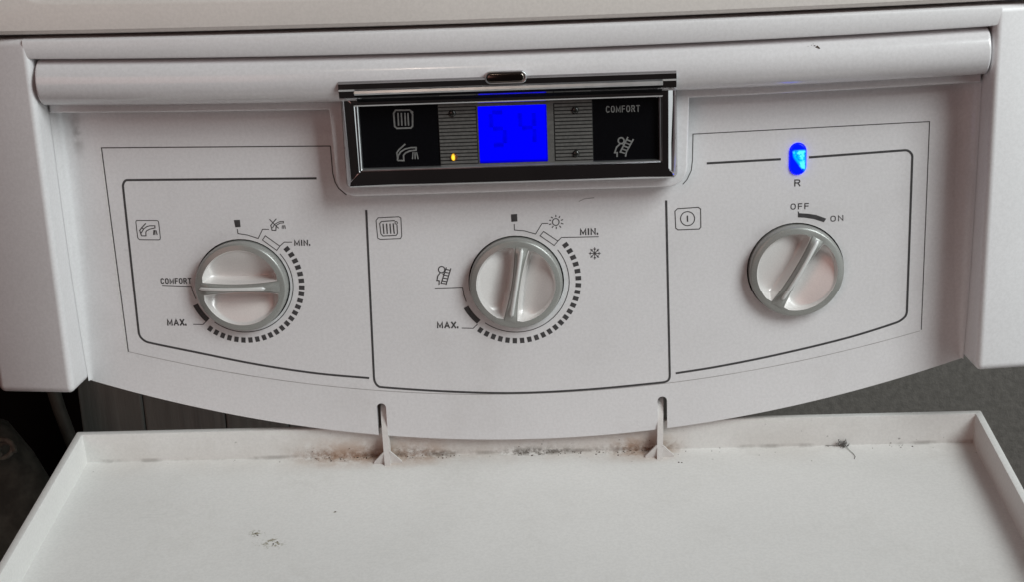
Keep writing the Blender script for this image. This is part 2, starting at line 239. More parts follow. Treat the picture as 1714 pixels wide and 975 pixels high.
def btn_c(N, pos):
    x, y, z = N.xyz(pos)
    inside = window(N, z, 0.0365, 0.0440, 0.0006)
    inside = N.m('MULTIPLY', inside, window(N, x, 0.0985, 0.1027, 0.0005))
    diag = N.ss(N.m('ADD', N.m('MULTIPLY', N.m('SUBTRACT', x, 0.1003), 1.35), N.m('SUBTRACT', z, 0.0392)), -0.0006, 0.0012)
    f = N.m('MULTIPLY', N.m('MULTIPLY', inside, diag), N.ss(N.noise(pos, 420, 3), 0.26, 0.48))
    c = N.mix(f, (0.0, 0.010, 3.4), (0.0, 0.55, 4.2))
    return N.mix(N.m('MULTIPLY', f, N.ss(N.noise(pos, 520, 3), 0.46, 0.58)), c, (0.12, 1.1, 3.4))
MAT['button'] = emissive('blue_lit_button', btn_c)
def amber_c(N, pos):
    x, y, z = N.xyz(pos); ex = N.m('MULTIPLY', N.m('SUBTRACT', x, -0.0200), 1.9); ez = N.m('SUBTRACT', z, 0.0478)
    dd = N.m('SQRT', N.m('ADD', N.m('MULTIPLY', ex, ex), N.m('MULTIPLY', ez, ez)))
    return N.mix(N.ss(dd, 0.0016, 0.0006), (0.09, 0.03, 0.0), (1.7, 0.95, 0.05))
MAT['amber'] = emissive('amber_led', amber_c)

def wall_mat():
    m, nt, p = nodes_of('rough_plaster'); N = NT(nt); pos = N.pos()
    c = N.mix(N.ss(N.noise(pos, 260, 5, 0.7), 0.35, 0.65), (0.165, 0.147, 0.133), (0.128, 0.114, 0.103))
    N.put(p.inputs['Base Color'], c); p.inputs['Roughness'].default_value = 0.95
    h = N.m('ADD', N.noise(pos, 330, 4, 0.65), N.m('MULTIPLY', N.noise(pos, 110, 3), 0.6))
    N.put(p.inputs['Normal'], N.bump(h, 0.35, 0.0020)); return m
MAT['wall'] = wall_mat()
def plank_mat():
    m, nt, p = nodes_of('dark_wood'); N = NT(nt); pos = N.pos()
    mp = N.n('ShaderNodeMapping'); N.put(mp.inputs[0], pos); mp.inputs[3].default_value = (30, 30, 2.0)
    g = N.noise(mp.outputs[0], 6, 6, 0.65)
    N.put(p.inputs['Base Color'], N.mix(N.ss(g, 0.3, 0.7), (0.34, 0.375, 0.355), (0.25, 0.275, 0.26)))
    p.inputs['Roughness'].default_value = 0.8
    N.put(p.inputs['Normal'], N.bump(g, 0.4, 0.002)); return m
MAT['plank'] = plank_mat()

# ------------------------------------------------------------------ mesh helpers
def link(name, me, mat, parent=None, smooth=None, **props):
    o = bpy.data.objects.new(name, me); COL.objects.link(o)
    if mat: me.materials.append(MAT[mat])
    if parent is not None:
        o.parent = parent; o.matrix_parent_inverse = ROOTM[root_of(parent)]
    if smooth is not None:
        me.polygons.foreach_set('use_smooth', [True] * len(me.polygons))
        me.set_sharp_from_angle(angle=math.radians(smooth))
    for k, v in props.items(): o[k] = v
    return o
ROOTM = {}
def root_of(o):
    return o.name
def empty(name, loc_mm, **props):
    o = bpy.data.objects.new(name, None); COL.objects.link(o); o.location = Vector(loc_mm) * S
    o.empty_display_size = 0.02
    ROOTM[o.name] = Matrix.Translation(-Vector(loc_mm) * S)
    for k, v in props.items(): o[k] = v
    return o
_link = link
def link(name, me, mat, parent=None, smooth=None, **props):
    o = _link(name, me, mat, parent, smooth, **props)
    ROOTM[o.name] = Matrix.Identity(4)      # meshes keep their vertices in place coordinates
    return o
def from_bm(bm, name='m', recalc=True):
    if recalc: bmesh.ops.recalc_face_normals(bm, faces=bm.faces[:])
    bmesh.ops.scale(bm, vec=(S, S, S), verts=bm.verts[:])
    me = bpy.data.meshes.new(name); bm.to_mesh(me); bm.free(); return me
def add_box(bm, x0, x1, y0, y1, z0, z1, bev=0, seg=3):
    r = bmesh.ops.create_cube(bm, size=1.0)['verts']
    for v in r:
        v.co = ((x0 + x1) / 2 + v.co.x * (x1 - x0), (y0 + y1) / 2 + v.co.y * (y1 - y0), (z0 + z1) / 2 + v.co.z * (z1 - z0))
    if bev:
        es = list({e for v in r for e in v.link_edges})
        bmesh.ops.bevel(bm, geom=es, offset=bev, segments=seg, affect='EDGES', profile=0.5)
def loft(bm, rings, closed=True, cap=True):
    vs = [[bm.verts.new(p) for p in r] for r in rings]; n = len(rings[0])
    for a, b in zip(vs, vs[1:]):
        for i in range(n if closed else n - 1):
            j = (i + 1) % n; bm.faces.new((a[i], a[j], b[j], b[i]))
    if cap: bm.faces.new(vs[0]); bm.faces.new(vs[-1][::-1])
    return vs
def area2(p): return sum(a[0] * b[1] - b[0] * a[1] for a, b in zip(p, p[1:] + p[:1])) / 2
def plate_mesh(outer, holes, y_front, y_back, bev=0.0):
    """flat plate standing in the XZ plane, outline in (x, z) mm, with holes"""
    cu = bpy.data.curves.new('plate', 'CURVE'); cu.dimensions = '2D'; cu.fill_mode = 'BOTH'
    for k, pts in enumerate([outer] + list(holes)):
        pts = list(pts)
        if (area2(pts) < 0) != (k > 0): pts.reverse()
        sp = cu.splines.new('POLY'); sp.points.add(len(pts) - 1); sp.use_cyclic_u = True
        for q, p in zip(sp.points, pts): q.co = (p[0], p[1], 0, 1)
    T = abs(y_back - y_front)
    cu.extrude = T / 2 - bev; cu.bevel_depth = bev; cu.bevel_resolution = 2; cu.offset = -bev
    o = bpy.data.objects.new('plate', cu); COL.objects.link(o)
    me = bpy.data.meshes.new_from_object(o.evaluated_get(bpy.context.evaluated_depsgraph_get()))
    bpy.data.objects.remove(o); bpy.data.curves.remove(cu)
    yc = (y_front + y_back) / 2
    bm = bmesh.new(); bm.from_mesh(me); bpy.data.meshes.remove(me)
    bmesh.ops.remove_doubles(bm, verts=bm.verts[:], dist=1e-4)
    for v in bm.verts: v.co = (v.co.x, yc - v.co.z, v.co.y)
    return bm
def rrect(x0, x1, z0, z1, r, seg=6):
    if not isinstance(r, (tuple, list)): r = (r,) * 4      # bl, br, tr, tl
    out = []
    for (cx, cz, a0), rr in zip(((x0, z0, 180), (x1, z0, 270), (x1, z1, 0), (x0, z1, 90)), r):
        sx = 1 if cx == x0 else -1; sz = 1 if cz == z0 else -1
        if rr <= 0: out.append((cx, cz)); continue
        for k in range(seg + 1):
            a = math.radians(a0 + 90 * k / seg)
            out.append((cx + sx * rr + rr * math.cos(a), cz + sz * rr + rr * math.sin(a)))
    return out
def circle(cx, cz, r, n=48): return [(cx + r * math.cos(2 * math.pi * k / n), cz + r * math.sin(2 * math.pi * k / n)) for k in range(n)]
def catmull(p, closed, sub=5):
    if len(p) < 3: return p
    q = [Vector(a) for a in p]; n = len(q); out = []
    for i in range(n if closed else n - 1):
        p1, p2 = q[i], q[(i + 1) % n]
        p0 = q[i - 1] if (closed or i > 0) else p1 * 2 - p2
        p3 = q[(i + 2) % n] if (closed or i + 2 < n) else p2 * 2 - p1
        L = (p2 - p1).length
        m1 = (p2 - p0).normalized() * min(L, (p1 - p0).length * 2); m2 = (p3 - p1).normalized() * min(L, (p3 - p2).length * 2)
        for k in range(sub):
            t = k / sub
            out.append(tuple((2*t**3-3*t*t+1)*p1 + (t**3-2*t*t+t)*m1 + (-2*t**3+3*t*t)*p2 + (t**3-t*t)*m2))
    if not closed: out.append(tuple(q[-1]))
    return out
def ribbon(bm, pts, width, y, closed):
    q = [Vector(p) for p in pts]; n = len(q); L, R_ = [], []
    for i in range(n):
        a = q[i - 1] if (i > 0 or closed) else None; b = q[(i + 1) % n] if (i < n - 1 or closed) else None
        d1 = (q[i] - a).normalized() if a is not None else None; d2 = (b - q[i]).normalized() if b is not None else None
        if d1 is None: d1 = d2
        if d2 is None: d2 = d1
        t = (d1 + d2)
        t = t.normalized() if t.length > 1e-6 else d1
        nn = Vector((-t.y, t.x)); k = 1 / max(0.55, nn.dot(Vector((-d1.y, d1.x))))
        L.append(q[i] + nn * width / 2 * k); R_.append(q[i] - nn * width / 2 * k)
    vl = [bm.verts.new((p.x, y, p.y)) for p in L]; vr = [bm.verts.new((p.x, y, p.y)) for p in R_]
    for i in range(n if closed else n - 1):
        j = (i + 1) % n; bm.faces.new((vl[i], vl[j], vr[j], vr[i]))
def poly(bm, pts, y):
    f = bm.faces.new([bm.verts.new((p[0], y, p[1])) for p in pts])
    bmesh.ops.triangulate(bm, faces=[f])
def face_front(bm):                        # all flat prints look towards the room (-Y)
    bm.normal_update()
    bmesh.ops.reverse_faces(bm, faces=[f for f in bm.faces if f.normal.y > 0])
def print_mesh(key, y, smooth_lines=False):
    bm = bmesh.new()
    for pts, wd, cl in MARKS[key]:
        y -= 0.004                          # overlapping strokes never share a plane
        if cl == 2: poly(bm, pts, y)
        else: ribbon(bm, catmull(pts, cl, 6) if smooth_lines else pts, wd, y, bool(cl))
    face_front(bm); return from_bm(bm, key, recalc=False)
def arc_pts(cx, cz, rx, rz, a0, a1, n): return [(cx + rx * math.cos(math.radians(a0 + (a1 - a0) * k / n)), cz + rz * math.sin(math.radians(a0 + (a1 - a0) * k / n))) for k in range(n + 1)]
def superarc(w, a0, a1, n):                 # squarish O and C of a condensed grotesque
    out = []
    for k in range(n + 1):
        a = math.radians(a0 + (a1 - a0) * k / n); c, q = math.cos(a), math.sin(a)
        out.append((w / 2 + w / 2 * math.copysign(abs(c) ** 0.72, c), 0.5 + 0.5 * math.copysign(abs(q) ** 0.72, q)))
    return out
GLYPH = {'I': (0.0, [[(0, 0), (0, 1)]]), 'M': (0.66, [[(0, 0), (0, 1), (0.33, 0.12), (0.66, 1), (0.66, 0)]]), 'N': (0.50, [[(0, 0), (0, 1), (0.50, 0), (0.50, 1)]]),
         'A': (0.60, [[(0, 0), (0.30, 1), (0.60, 0)], [(0.12, 0.30), (0.48, 0.30)]]), 'X': (0.52, [[(0, 0), (0.52, 1)], [(0, 1), (0.52, 0)]]),
         'F': (0.42, [[(0, 0), (0, 1), (0.42, 1)], [(0, 0.50), (0.37, 0.50)]]), 'T': (0.50, [[(0.25, 0), (0.25, 1)], [(0, 1), (0.50, 1)]]),
         'R': (0.50, [[(0, 0), (0, 1), (0.30, 1), (0.43, 0.95), (0.48, 0.76), (0.43, 0.57), (0.30, 0.50), (0, 0.50)], [(0.28, 0.50), (0.50, 0)]]),
         'O': (0.52, [superarc(0.52, 90, 450, 24)]), 'C': (0.50, [superarc(0.50, 38, 322, 20)]), '.': (0.0, [[(0, -0.02), (0, 0.14)]])}
def text_mesh(body, bl, br, cap, y, weight=0.17):
    gap = 0.36; x = 0.0; strokes = []
    for ch in body:
        wd, st = GLYPH[ch]
        if ch == '.': x -= 0.06
        for p in st: strokes.append(([(x + a, b) for a, b in p], ch == 'O'))
        x += wd + gap
    tot = x - gap
    b = Vector(bl); d = Vector(br) - b; e = d.normalized(); nn = Vector((-e.y, e.x)); wt = weight * cap
    fx = (d.length - wt) / tot; fz = cap - wt
    bm = bmesh.new()
    for p, closed in strokes:
        q = [b + e * (wt / 2 + u * fx) + nn * (wt / 2 + v * fz) for u, v in p]
        if len(p) == 2 or not closed:       # square ends
            q[0] = q[0] - (q[1] - q[0]).normalized() * wt * 0.45; q[-1] = q[-1] + (q[-1] - q[-2]).normalized() * wt * 0.45
        if closed: q = q[:-1]
        y -= 0.003; ribbon(bm, [(v.x, v.y) for v in q], wt, y, closed)
    face_front(bm); return from_bm(bm, body, recalc=False)

# ------------------------------------------------------------------ setting: wall behind
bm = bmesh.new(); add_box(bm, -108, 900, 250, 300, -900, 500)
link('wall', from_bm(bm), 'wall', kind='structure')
brd = empty('wooden_board', (-180, 255, -400), label='dim grey wooden boarding on the wall, low behind the left of the boiler', category='boarding')
for k, (a, b, dy) in enumerate(((-258, -222.4, 0), (-222, -176.4, 1), (-176, -141.3, 0.4), (-140.9, -109, 1.6))):
    bm = bmesh.new(); add_box(bm, a, b, 250 + dy, 262 + dy, -420, 60, 1.2, 2); link('plank', from_bm(bm), 'plank', brd)
bm = bmesh.new()
for i in range(41):
    x = -640 + i * 9.4; y = 330 + 14 * math.sin(i * 0.9) + 6 * math.sin(i * 2.3)
    a, b = bm.verts.new((x, y, 150)), bm.verts.new((x, y + 3 * math.sin(i), -700))
    a2, b2 = bm.verts.new((x, y + 4, 150)), bm.verts.new((x, y + 4 + 3 * math.sin(i), -700))
    if i: bm.faces.new((pa, a, b, pb)); bm.faces.new((pa2, pb2, b2, a2)); bm.faces.new((pa, pa2, a2, a)); bm.faces.new((pb, b, b2, pb2))
    pa, pb, pa2, pb2 = a, b, a2, b2
link('gap_dark_sheet', from_bm(bm), 'black', smooth=60, label='added black sheet that darkens the gap left of the boarding', category='backdrop')  # added sheet, its black colour stands in for the shade in the gap
def tube(bm, pts, r, n=10):
    rings = []
    for i, p in enumerate(pts):
        p = Vector(p); t = (Vector(pts[min(i + 1, len(pts) - 1)]) - Vector(pts[max(i - 1, 0)])).normalized()
        u = t.cross(Vector((0.3, 1, 0.2))).normalized(); v = t.cross(u)
        rings.append([p + u * r * math.cos(2 * math.pi * k / n) + v * r * math.sin(2 * math.pi * k / n) for k in range(n)])
    loft(bm, rings)
bm = bmesh.new()
tube(bm, [(-268, 222, -60), (-263, 222, -105), (-259, 222, -130), (-254, 221, -150), (-247, 220, -175), (-243, 220, -230), (-243, 220, -420)], 3.6, 12)
link('grey_hose', from_bm(bm), 'pipe', smooth=60, label='thin grey hose hanging beside the grey boarding, below the left cheek', category='hose')
# dark cloth bag, lower left
bag = empty('cloth_bag', (-310, 170, -420), label='dark cloth bag with braided swirls, lower left behind the flap', category='bag')
bm = bmesh.new(); rings = []
for i in range(19):
    t = i / 18; z = -420 + 314 * t
    k = (1 - max(0, (t - 0.55) / 0.45) ** 2.2) ** 0.5 * (0.92 + 0.08 * math.sin(t * 6)) if t < 1 else 0.02
    ring = []
    for j in range(40):
        a = 2 * math.pi * j / 40; wob = 1 + 0.035 * math.sin(5 * a + 3 * t) + 0.02 * math.sin(11 * a - 5 * t)
        ring.append((-298 + 68 * k * wob * math.cos(a) * (1.35 - 0.35 * t), 175 + 48 * k * wob * math.sin(a), z))
    rings.append(ring)
loft(bm, rings)
link('bag_body', from_bm(bm), 'cloth', bag, smooth=80)
for cx, cz, r0, tn in ((-280, -128, 12, 2.2), (-262, -124, 7, 1.7), (-298, -142, 9, 2.0)):
    bm = bmesh.new(); pts = []
    for k in range(26):
        a = tn * 2 * math.pi * k / 25; r = r0 * (1 - 0.75 * k / 25)
        pts.append((cx + r * math.cos(a), 136 - 3 * math.cos(a * 0.5) + (cz + 0.8 * r * math.sin(a) + 142) * 0.75, cz + 0.8 * r * math.sin(a)))
    tube(bm, pts, 1.3, 7); link('braid', from_bm(bm), 'braid', bag, smooth=60)

# ------------------------------------------------------------------ the boiler
boiler = empty('wall_boiler', (0, 120, -36), label='white wall-hung boiler with open control panel, three knobs and lowered flap', category='boiler')
def sagA(x): return 9.5e-5 * x * x          # the mouldings rise gently towards both ends
def sagB(x): return 5.3e-5 * x * x
XS = [-160.2 + 320.4 * k / 48 for k in range(49)]

bm = bmesh.new(); add_box(bm, -186, 186, 16, 248, -28, 330)
link('casing_body', from_bm(bm), 'dark', boiler)
# upper door: flat border, a step back along an embossed line with round corners
bm = bmesh.new(); xs = [-189 + 378 * k / 54 for k in range(55)]
prof = [(-3, 0), (-16.2, 0), (-17.3, 0.35), (-18, 1.5)]
rings = []
for x in xs:
    z0 = 93.85 + sagB(x)
    rings.append([(x, y, z0 + dz) for y, dz in prof] + [(x, -18, 118), (x, -3, 118)])
# replaced upper part: the field steps back inside an inset outline
loft(bm, rings)
for f in [f for f in bm.faces if all(abs(v.co.y + 18) < 1e-4 for v in f.verts)]: bm.faces.remove(f)
link_me = from_bm(bm)
door = link('upper_door', link_me, 'door', boiler, smooth=40)
def door_face():
    bm = bmesh.new(); n = len(xs)
    rows = []
    def ins(x, d):                          # lower edge of the embossed field, inset d mm, round corners
        X0 = 161.5 - d; R0 = 6.0; base = 102.6 + 9.5e-5 * x * x + d
        if abs(x) <= X0 - R0: return base
        if abs(x) >= X0: return None
        k = abs(x) - (X0 - R0); return base + R0 - math.sqrt(max(0, R0 * R0 - k * k))
    path = []
    def outline(d):
        X0 = 161.5 - d; pts = [(-X0, 190.0)]
        for k in range(9):
            a = math.radians(180 + 90 * k / 8); pts.append((-X0 + 6 + 6 * math.cos(a), 102.6 + 9.5e-5 * X0 * X0 + d + 6 + 6 * math.sin(a)))
        for k in range(1, 40):
            x = -X0 + 6 + (2 * X0 - 12) * k / 40; pts.append((x, 102.6 + 9.5e-5 * x * x + d))
        for k in range(9):
            a = math.radians(270 + 90 * k / 8); pts.append((X0 - 6 + 6 * math.cos(a), 102.6 + 9.5e-5 * X0 * X0 + d + 6 + 6 * math.sin(a)))
        return pts + [(X0, 190.0)]
    o0, o1, o2, o3 = outline(0), outline(0.7), outline(1.9), outline(2.6)
    # border between the lower edge and the outline
    low = []
    for p in o0:
        u = max(-189, min(189, p[0] * 189 / 161.5)); low.append((u, 93.85 + sagB(u) + 1.5) if p[1] < 189 else (u, 190.0))
    # keep side strips straight
    low[1] = (-189, low[1][1]); low[-2] = (189, low[-2][1])
    R_ = [[(p[0], -18, p[1]) for p in low], [(p[0], -18, p[1]) for p in o0], [(p[0], -17.8, p[1]) for p in o1], [(p[0], -16.9, p[1]) for p in o2], [(p[0], -16.7, p[1]) for p in o3]]
    vs = loft(bm, R_, closed=False, cap=False)
    f = bm.faces.new(vs[-1]); bmesh.ops.triangulate(bm, faces=[f])
    face_front(bm)
    return from_bm(bm, recalc=False)
link('door_face', door_face(), 'door', door, smooth=50)

# strip between the door and the roll
bm = bmesh.new(); rings = []
for x in [-163.2 + 326.4 * k / 48 for k in range(49)]:
    zt = 92.35 + sagB(x); zb = 84.5 + sagA(x)
    rings.append([(x, 10, zt), (x, -16.9, zt), (x, -17.7, zt - 0.35), (x, -18.06, zt - 1.1), (x, -17.55, zb + 0.9), (x, -17.25, zb + 0.3), (x, -16.4, zb), (x, 10, zb)])
loft(bm, rings); link('frame_strip', from_bm(bm), 'casing', boiler, smooth=35)
for s in (-1, 1):
    bm = bmesh.new(); a, b = sorted((s * 161.3, s * 191.5)); add_box(bm, a, b, -18, 60, -33.6, 93.75, 2.4, 5)
    for v in bm.verts:                      # the cheek fronts turn away towards the outer sides
        if v.co.y < 20: v.co.y += max(0.0, abs(v.co.x) - 163.0) * 0.24 * (20 - v.co.y) / 38
        if v.co.z < -25: v.co.z -= 3.7 * min(1.0, max(0.0, (v.co.y + 18) / 20))
    link('side_cheek', from_bm(bm), 'casing', boiler, smooth=40)

# roll bar
bm = bmesh.new(); rings = []
R0 = 8.1
def rollring(x, k):
    zc = 76.1 + sagA(x); out = []
    for j in range(25):
        a = math.radians(112 - 232 * j / 24); out.append((x, -10.8 - R0 * k * math.cos(a), zc + R0 * k * math.sin(a)))
    out.append((x, -3, zc - R0 * 0.8 * k)); out.append((x, -3, zc + R0 * 0.9 * k)); return out
for dx, k in ((0.0, 0.955), (0.12, 0.985), (0.5, 1.0)): rings.append(rollring(-160.3 + dx, k))
rings += [rollring(x * 0.995, 1.0) for x in XS]
for dx, k in ((0.5, 1.0), (0.12, 0.985), (0.0, 0.955)): rings.append(rollring(160.3 - dx, k))
loft(bm, rings); link('roll_bar', from_bm(bm), 'roll', boiler, smooth=50)

# lip under the roll, running into the surround of the display
def surround():
    top = [(x, 73.2 + sagA(x)) for x in [160.4 - 320.8 * k / 30 for k in range(31)]]
    out = list(top)
    out += [(x, 65.0 - 0.35 + sagA(x)) for x in (-160.4, -140, -120, -100, -80, -62.6)]
    r = 7.0; a0, b0, zb = -61.9, 61.0, 34.0
    for k in range(9):
        a = math.radians(180 + 90 * k / 8); out.append((a0 + r + r * math.cos(a), zb + r + r * math.sin(a)))
    for k in range(9):
        a = math.radians(270 + 90 * k / 8); out.append((b0 - r + r * math.cos(a), zb + r + r * math.sin(a)))
    out += [(x, 65.0 - 0.35 + sagA(x)) for x in (61.7, 80, 100, 120, 140, 160.4)]
    return out
bm = plate_mesh(surround(), [], -8.0, -0.6, 0.75)
link('display_surround', from_bm(bm, recalc=False), 'roll', boiler, smooth=40)

# control panel
def para(x): return -63.0 + 27.5 * (x / 160.0) ** 2
def panel_outline():
    out = [(-161.2, 74.0), (-161.2, para(161.2))]
    def seg(a, b, n): return [(a + (b - a) * k / n, para(a + (b - a) * k / n)) for k in range(n + 1)]
    def slot(cx, hw, top):
        return [(cx - hw, para(cx))] + [(cx + hw * math.cos(math.radians(180 - 180 * k / 10)), top - hw + hw * math.sin(math.radians(180 - 180 * k / 10))) for k in range(11)] + [(cx + hw, para(cx))]
    out += seg(-161.0, -54.9, 26) + slot(-52.6, 1.75, -47.3) + seg(-50.3, 50.0, 24) + slot(52.0, 1.75, -47.3) + seg(54.0, 161.0, 26)
    return out + [(161.2, para(161.2)), (161.2, 74.0)]
KN = [(-100.2, 0.5), (-0.4, -1.2), (100.1, 0.5)]
holes = [circle(x, z, 17.35) for x, z in KN] + [rrect(97.25, 103.3, 35.2, 46.8, 3.0)]
bm = plate_mesh(panel_outline(), holes, 0.0, 2.6)
for s in (-1, 1):                           # concave corner into the cheeks
    rr = []
    for k in range(15):                     # the corner radius dies out towards the lower edge
        z = 72.0 + (para(161) + 0.12 - 72.0) * k / 14; rad = 6.0 - 4.6 * (k / 14) ** 3
        ring = [(s * (161.2 - rad + rad * math.sin(math.radians(a))), -0.03 - rad * (1 - math.cos(math.radians(a))), z) for a in range(0, 91, 9)]
        rr.append(ring + [(s * 161.25, 0.4, z), (s * (161.2 - rad), 0.4, z)])
    b2 = bmesh.new(); loft(b2, rr); bmesh.ops.recalc_face_normals(b2, faces=b2.faces[:])
    tmp = bpy.data.meshes.new('t'); b2.to_mesh(tmp); b2.free(); bm.from_mesh(tmp); bpy.data.meshes.remove(tmp)
panel = link('control_panel', from_bm(bm, recalc=False), 'panel', boiler, smooth=30)

def printed(name, key, y=-0.05, mat='ink', smooth_lines=False, parent=None, **kw):
    return link(name, print_mesh(key, y, smooth_lines), mat, parent or panel, **kw)
printed('film_edge_line', 'border_left', mat='ink_thin'); printed('film_edge_line', 'border_right', mat='ink_thin')
fb = [(-145.4 + 290.9 * k / 40) for k in range(41)]
bm = bmesh.new(); ribbon(bm, [(x, -44.9 + 20.6 * (x / 145.4) ** 2) for x in fb], 0.22, -0.05, False); face_front(bm)
link('film_edge_line', from_bm(bm, recalc=False), 'ink_faint', panel)
bm = bmesh.new(); ribbon(bm, [(-146.75, 52.4), (-146.0, -24.4)], 0.4, -0.05, False); face_front(bm)
link('film_edge_line', from_bm(bm, recalc=False), 'film_light', panel)
printed('printed_frame', 'frame_left', smooth_lines=True, label='dark printed frame around the left knob')
printed('printed_frame', 'frame_mid', smooth_lines=True, label='dark printed frame around the middle knob')
printed('printed_frame', 'frame_right', smooth_lines=True, label='dark printed frame around the right knob')
printed('tap_icon', 'faucet'); printed('radiator_icon', 'radiator'); printed('power_icon', 'power')
printed('crossed_tap_icon', 'faucet_crossed'); printed('sun_icon', 'sun'); printed('snowflake_icon', 'snow'); printed('chimney_sweep_icon', 'sweep')
printed('zero_mark', 'block_left'); printed('zero_mark', 'block_mid'); printed('switch_arc', 'on_arc')
def dial(key, c, rt, rl, a0, a1, blk):
    bm = bmesh.new()
    for i in range(25):
        a = math.radians(a0 + (a1 - a0) * i / 24); ct, st = math.cos(a), math.sin(a); h, wd = 1.02, 0.80
        q = [(c[0] + (rt + u) * ct - v * st, c[1] + (rt + u) * st + v * ct) for u, v in ((-h, -wd), (h, -wd), (h, wd), (-h, wd))]
        poly(bm, q, -0.05)
    face_front(bm); link('dial_ticks', from_bm(bm, recalc=False), 'ink', panel)
    bm = bmesh.new()
    ribbon(bm, [(c[0] + rl * math.cos(math.radians(a0 + 1 + (a1 - a0 - 1.5) * k / 40)), c[1] + rl * math.sin(math.radians(a0 + 1 + (a1 - a0 - 1.5) * k / 40))) for k in range(41)], 0.3, -0.05, False)
    face_front(bm); link('dial_arc', from_bm(bm, recalc=False), 'ink', panel); bm = bmesh.new()
    ribbon(bm, [(c[0] + blk[2] * math.cos(math.radians(blk[0] + (blk[1] - blk[0]) * k / 8)), c[1] + blk[2] * math.sin(math.radians(blk[0] + (blk[1] - blk[0]) * k / 8))) for k in range(9)], 2.0, -0.05, False)
    face_front(bm); link('maximum_mark', from_bm(bm, recalc=False), 'ink', panel)
    for pts, wd, cl in MARKS[key]:
        bm = bmesh.new(); ribbon(bm, pts, wd, -0.056, bool(cl)); face_front(bm); link('dial_guide_line', from_bm(bm, recalc=False), 'ink', panel)
dial('dial_left', (-100.3, 0.6), 21.65, 18.5, 36.8, -129.0, (-158, -136.5, 19.6))
dial('dial_mid', (-0.7, -1.2), 22.83, 19.5, 35.6, -126.4, (-153.3, -132.7, 20.6))
for body, bl, br, cap, bold in (('COMFORT', (-130.4, 1.74), (-118.99, 1.53), 2.22, .185), ('MAX.', (-129.76, -14.59), (-122.53, -14.8), 2.6, .21), ('MIN.', (-80.19, 14.74), (-74.35, 14.55), 2.28, .21),
                          ('MAX.', (-30.14, -18.42), (-22.24, -18.64), 2.6, .21), ('MIN.', (23.1, 15.58), (29.66, 15.56), 2.53, .21),
                          ('R', (99.2, 31.09), (101.4, 31.09), 2.55, .165), ('OFF', (98.02, 22.69), (104.53, 22.77), 2.21, .165), ('ON', (112.22, 17.84), (116.81, 18.06), 2.16, .165)):
    link('lettering', text_mesh(body, bl, br, cap, -0.055, bold), 'ink', panel)
# scratch marks
bm = bmesh.new(); ribbon(bm, [(23.0, 28.0), (25.0, 28.9), (28.5, 29.2)], 0.20, -0.05, False); face_front(bm)
link('scratch', from_bm(bm, recalc=False), 'scratch', panel)

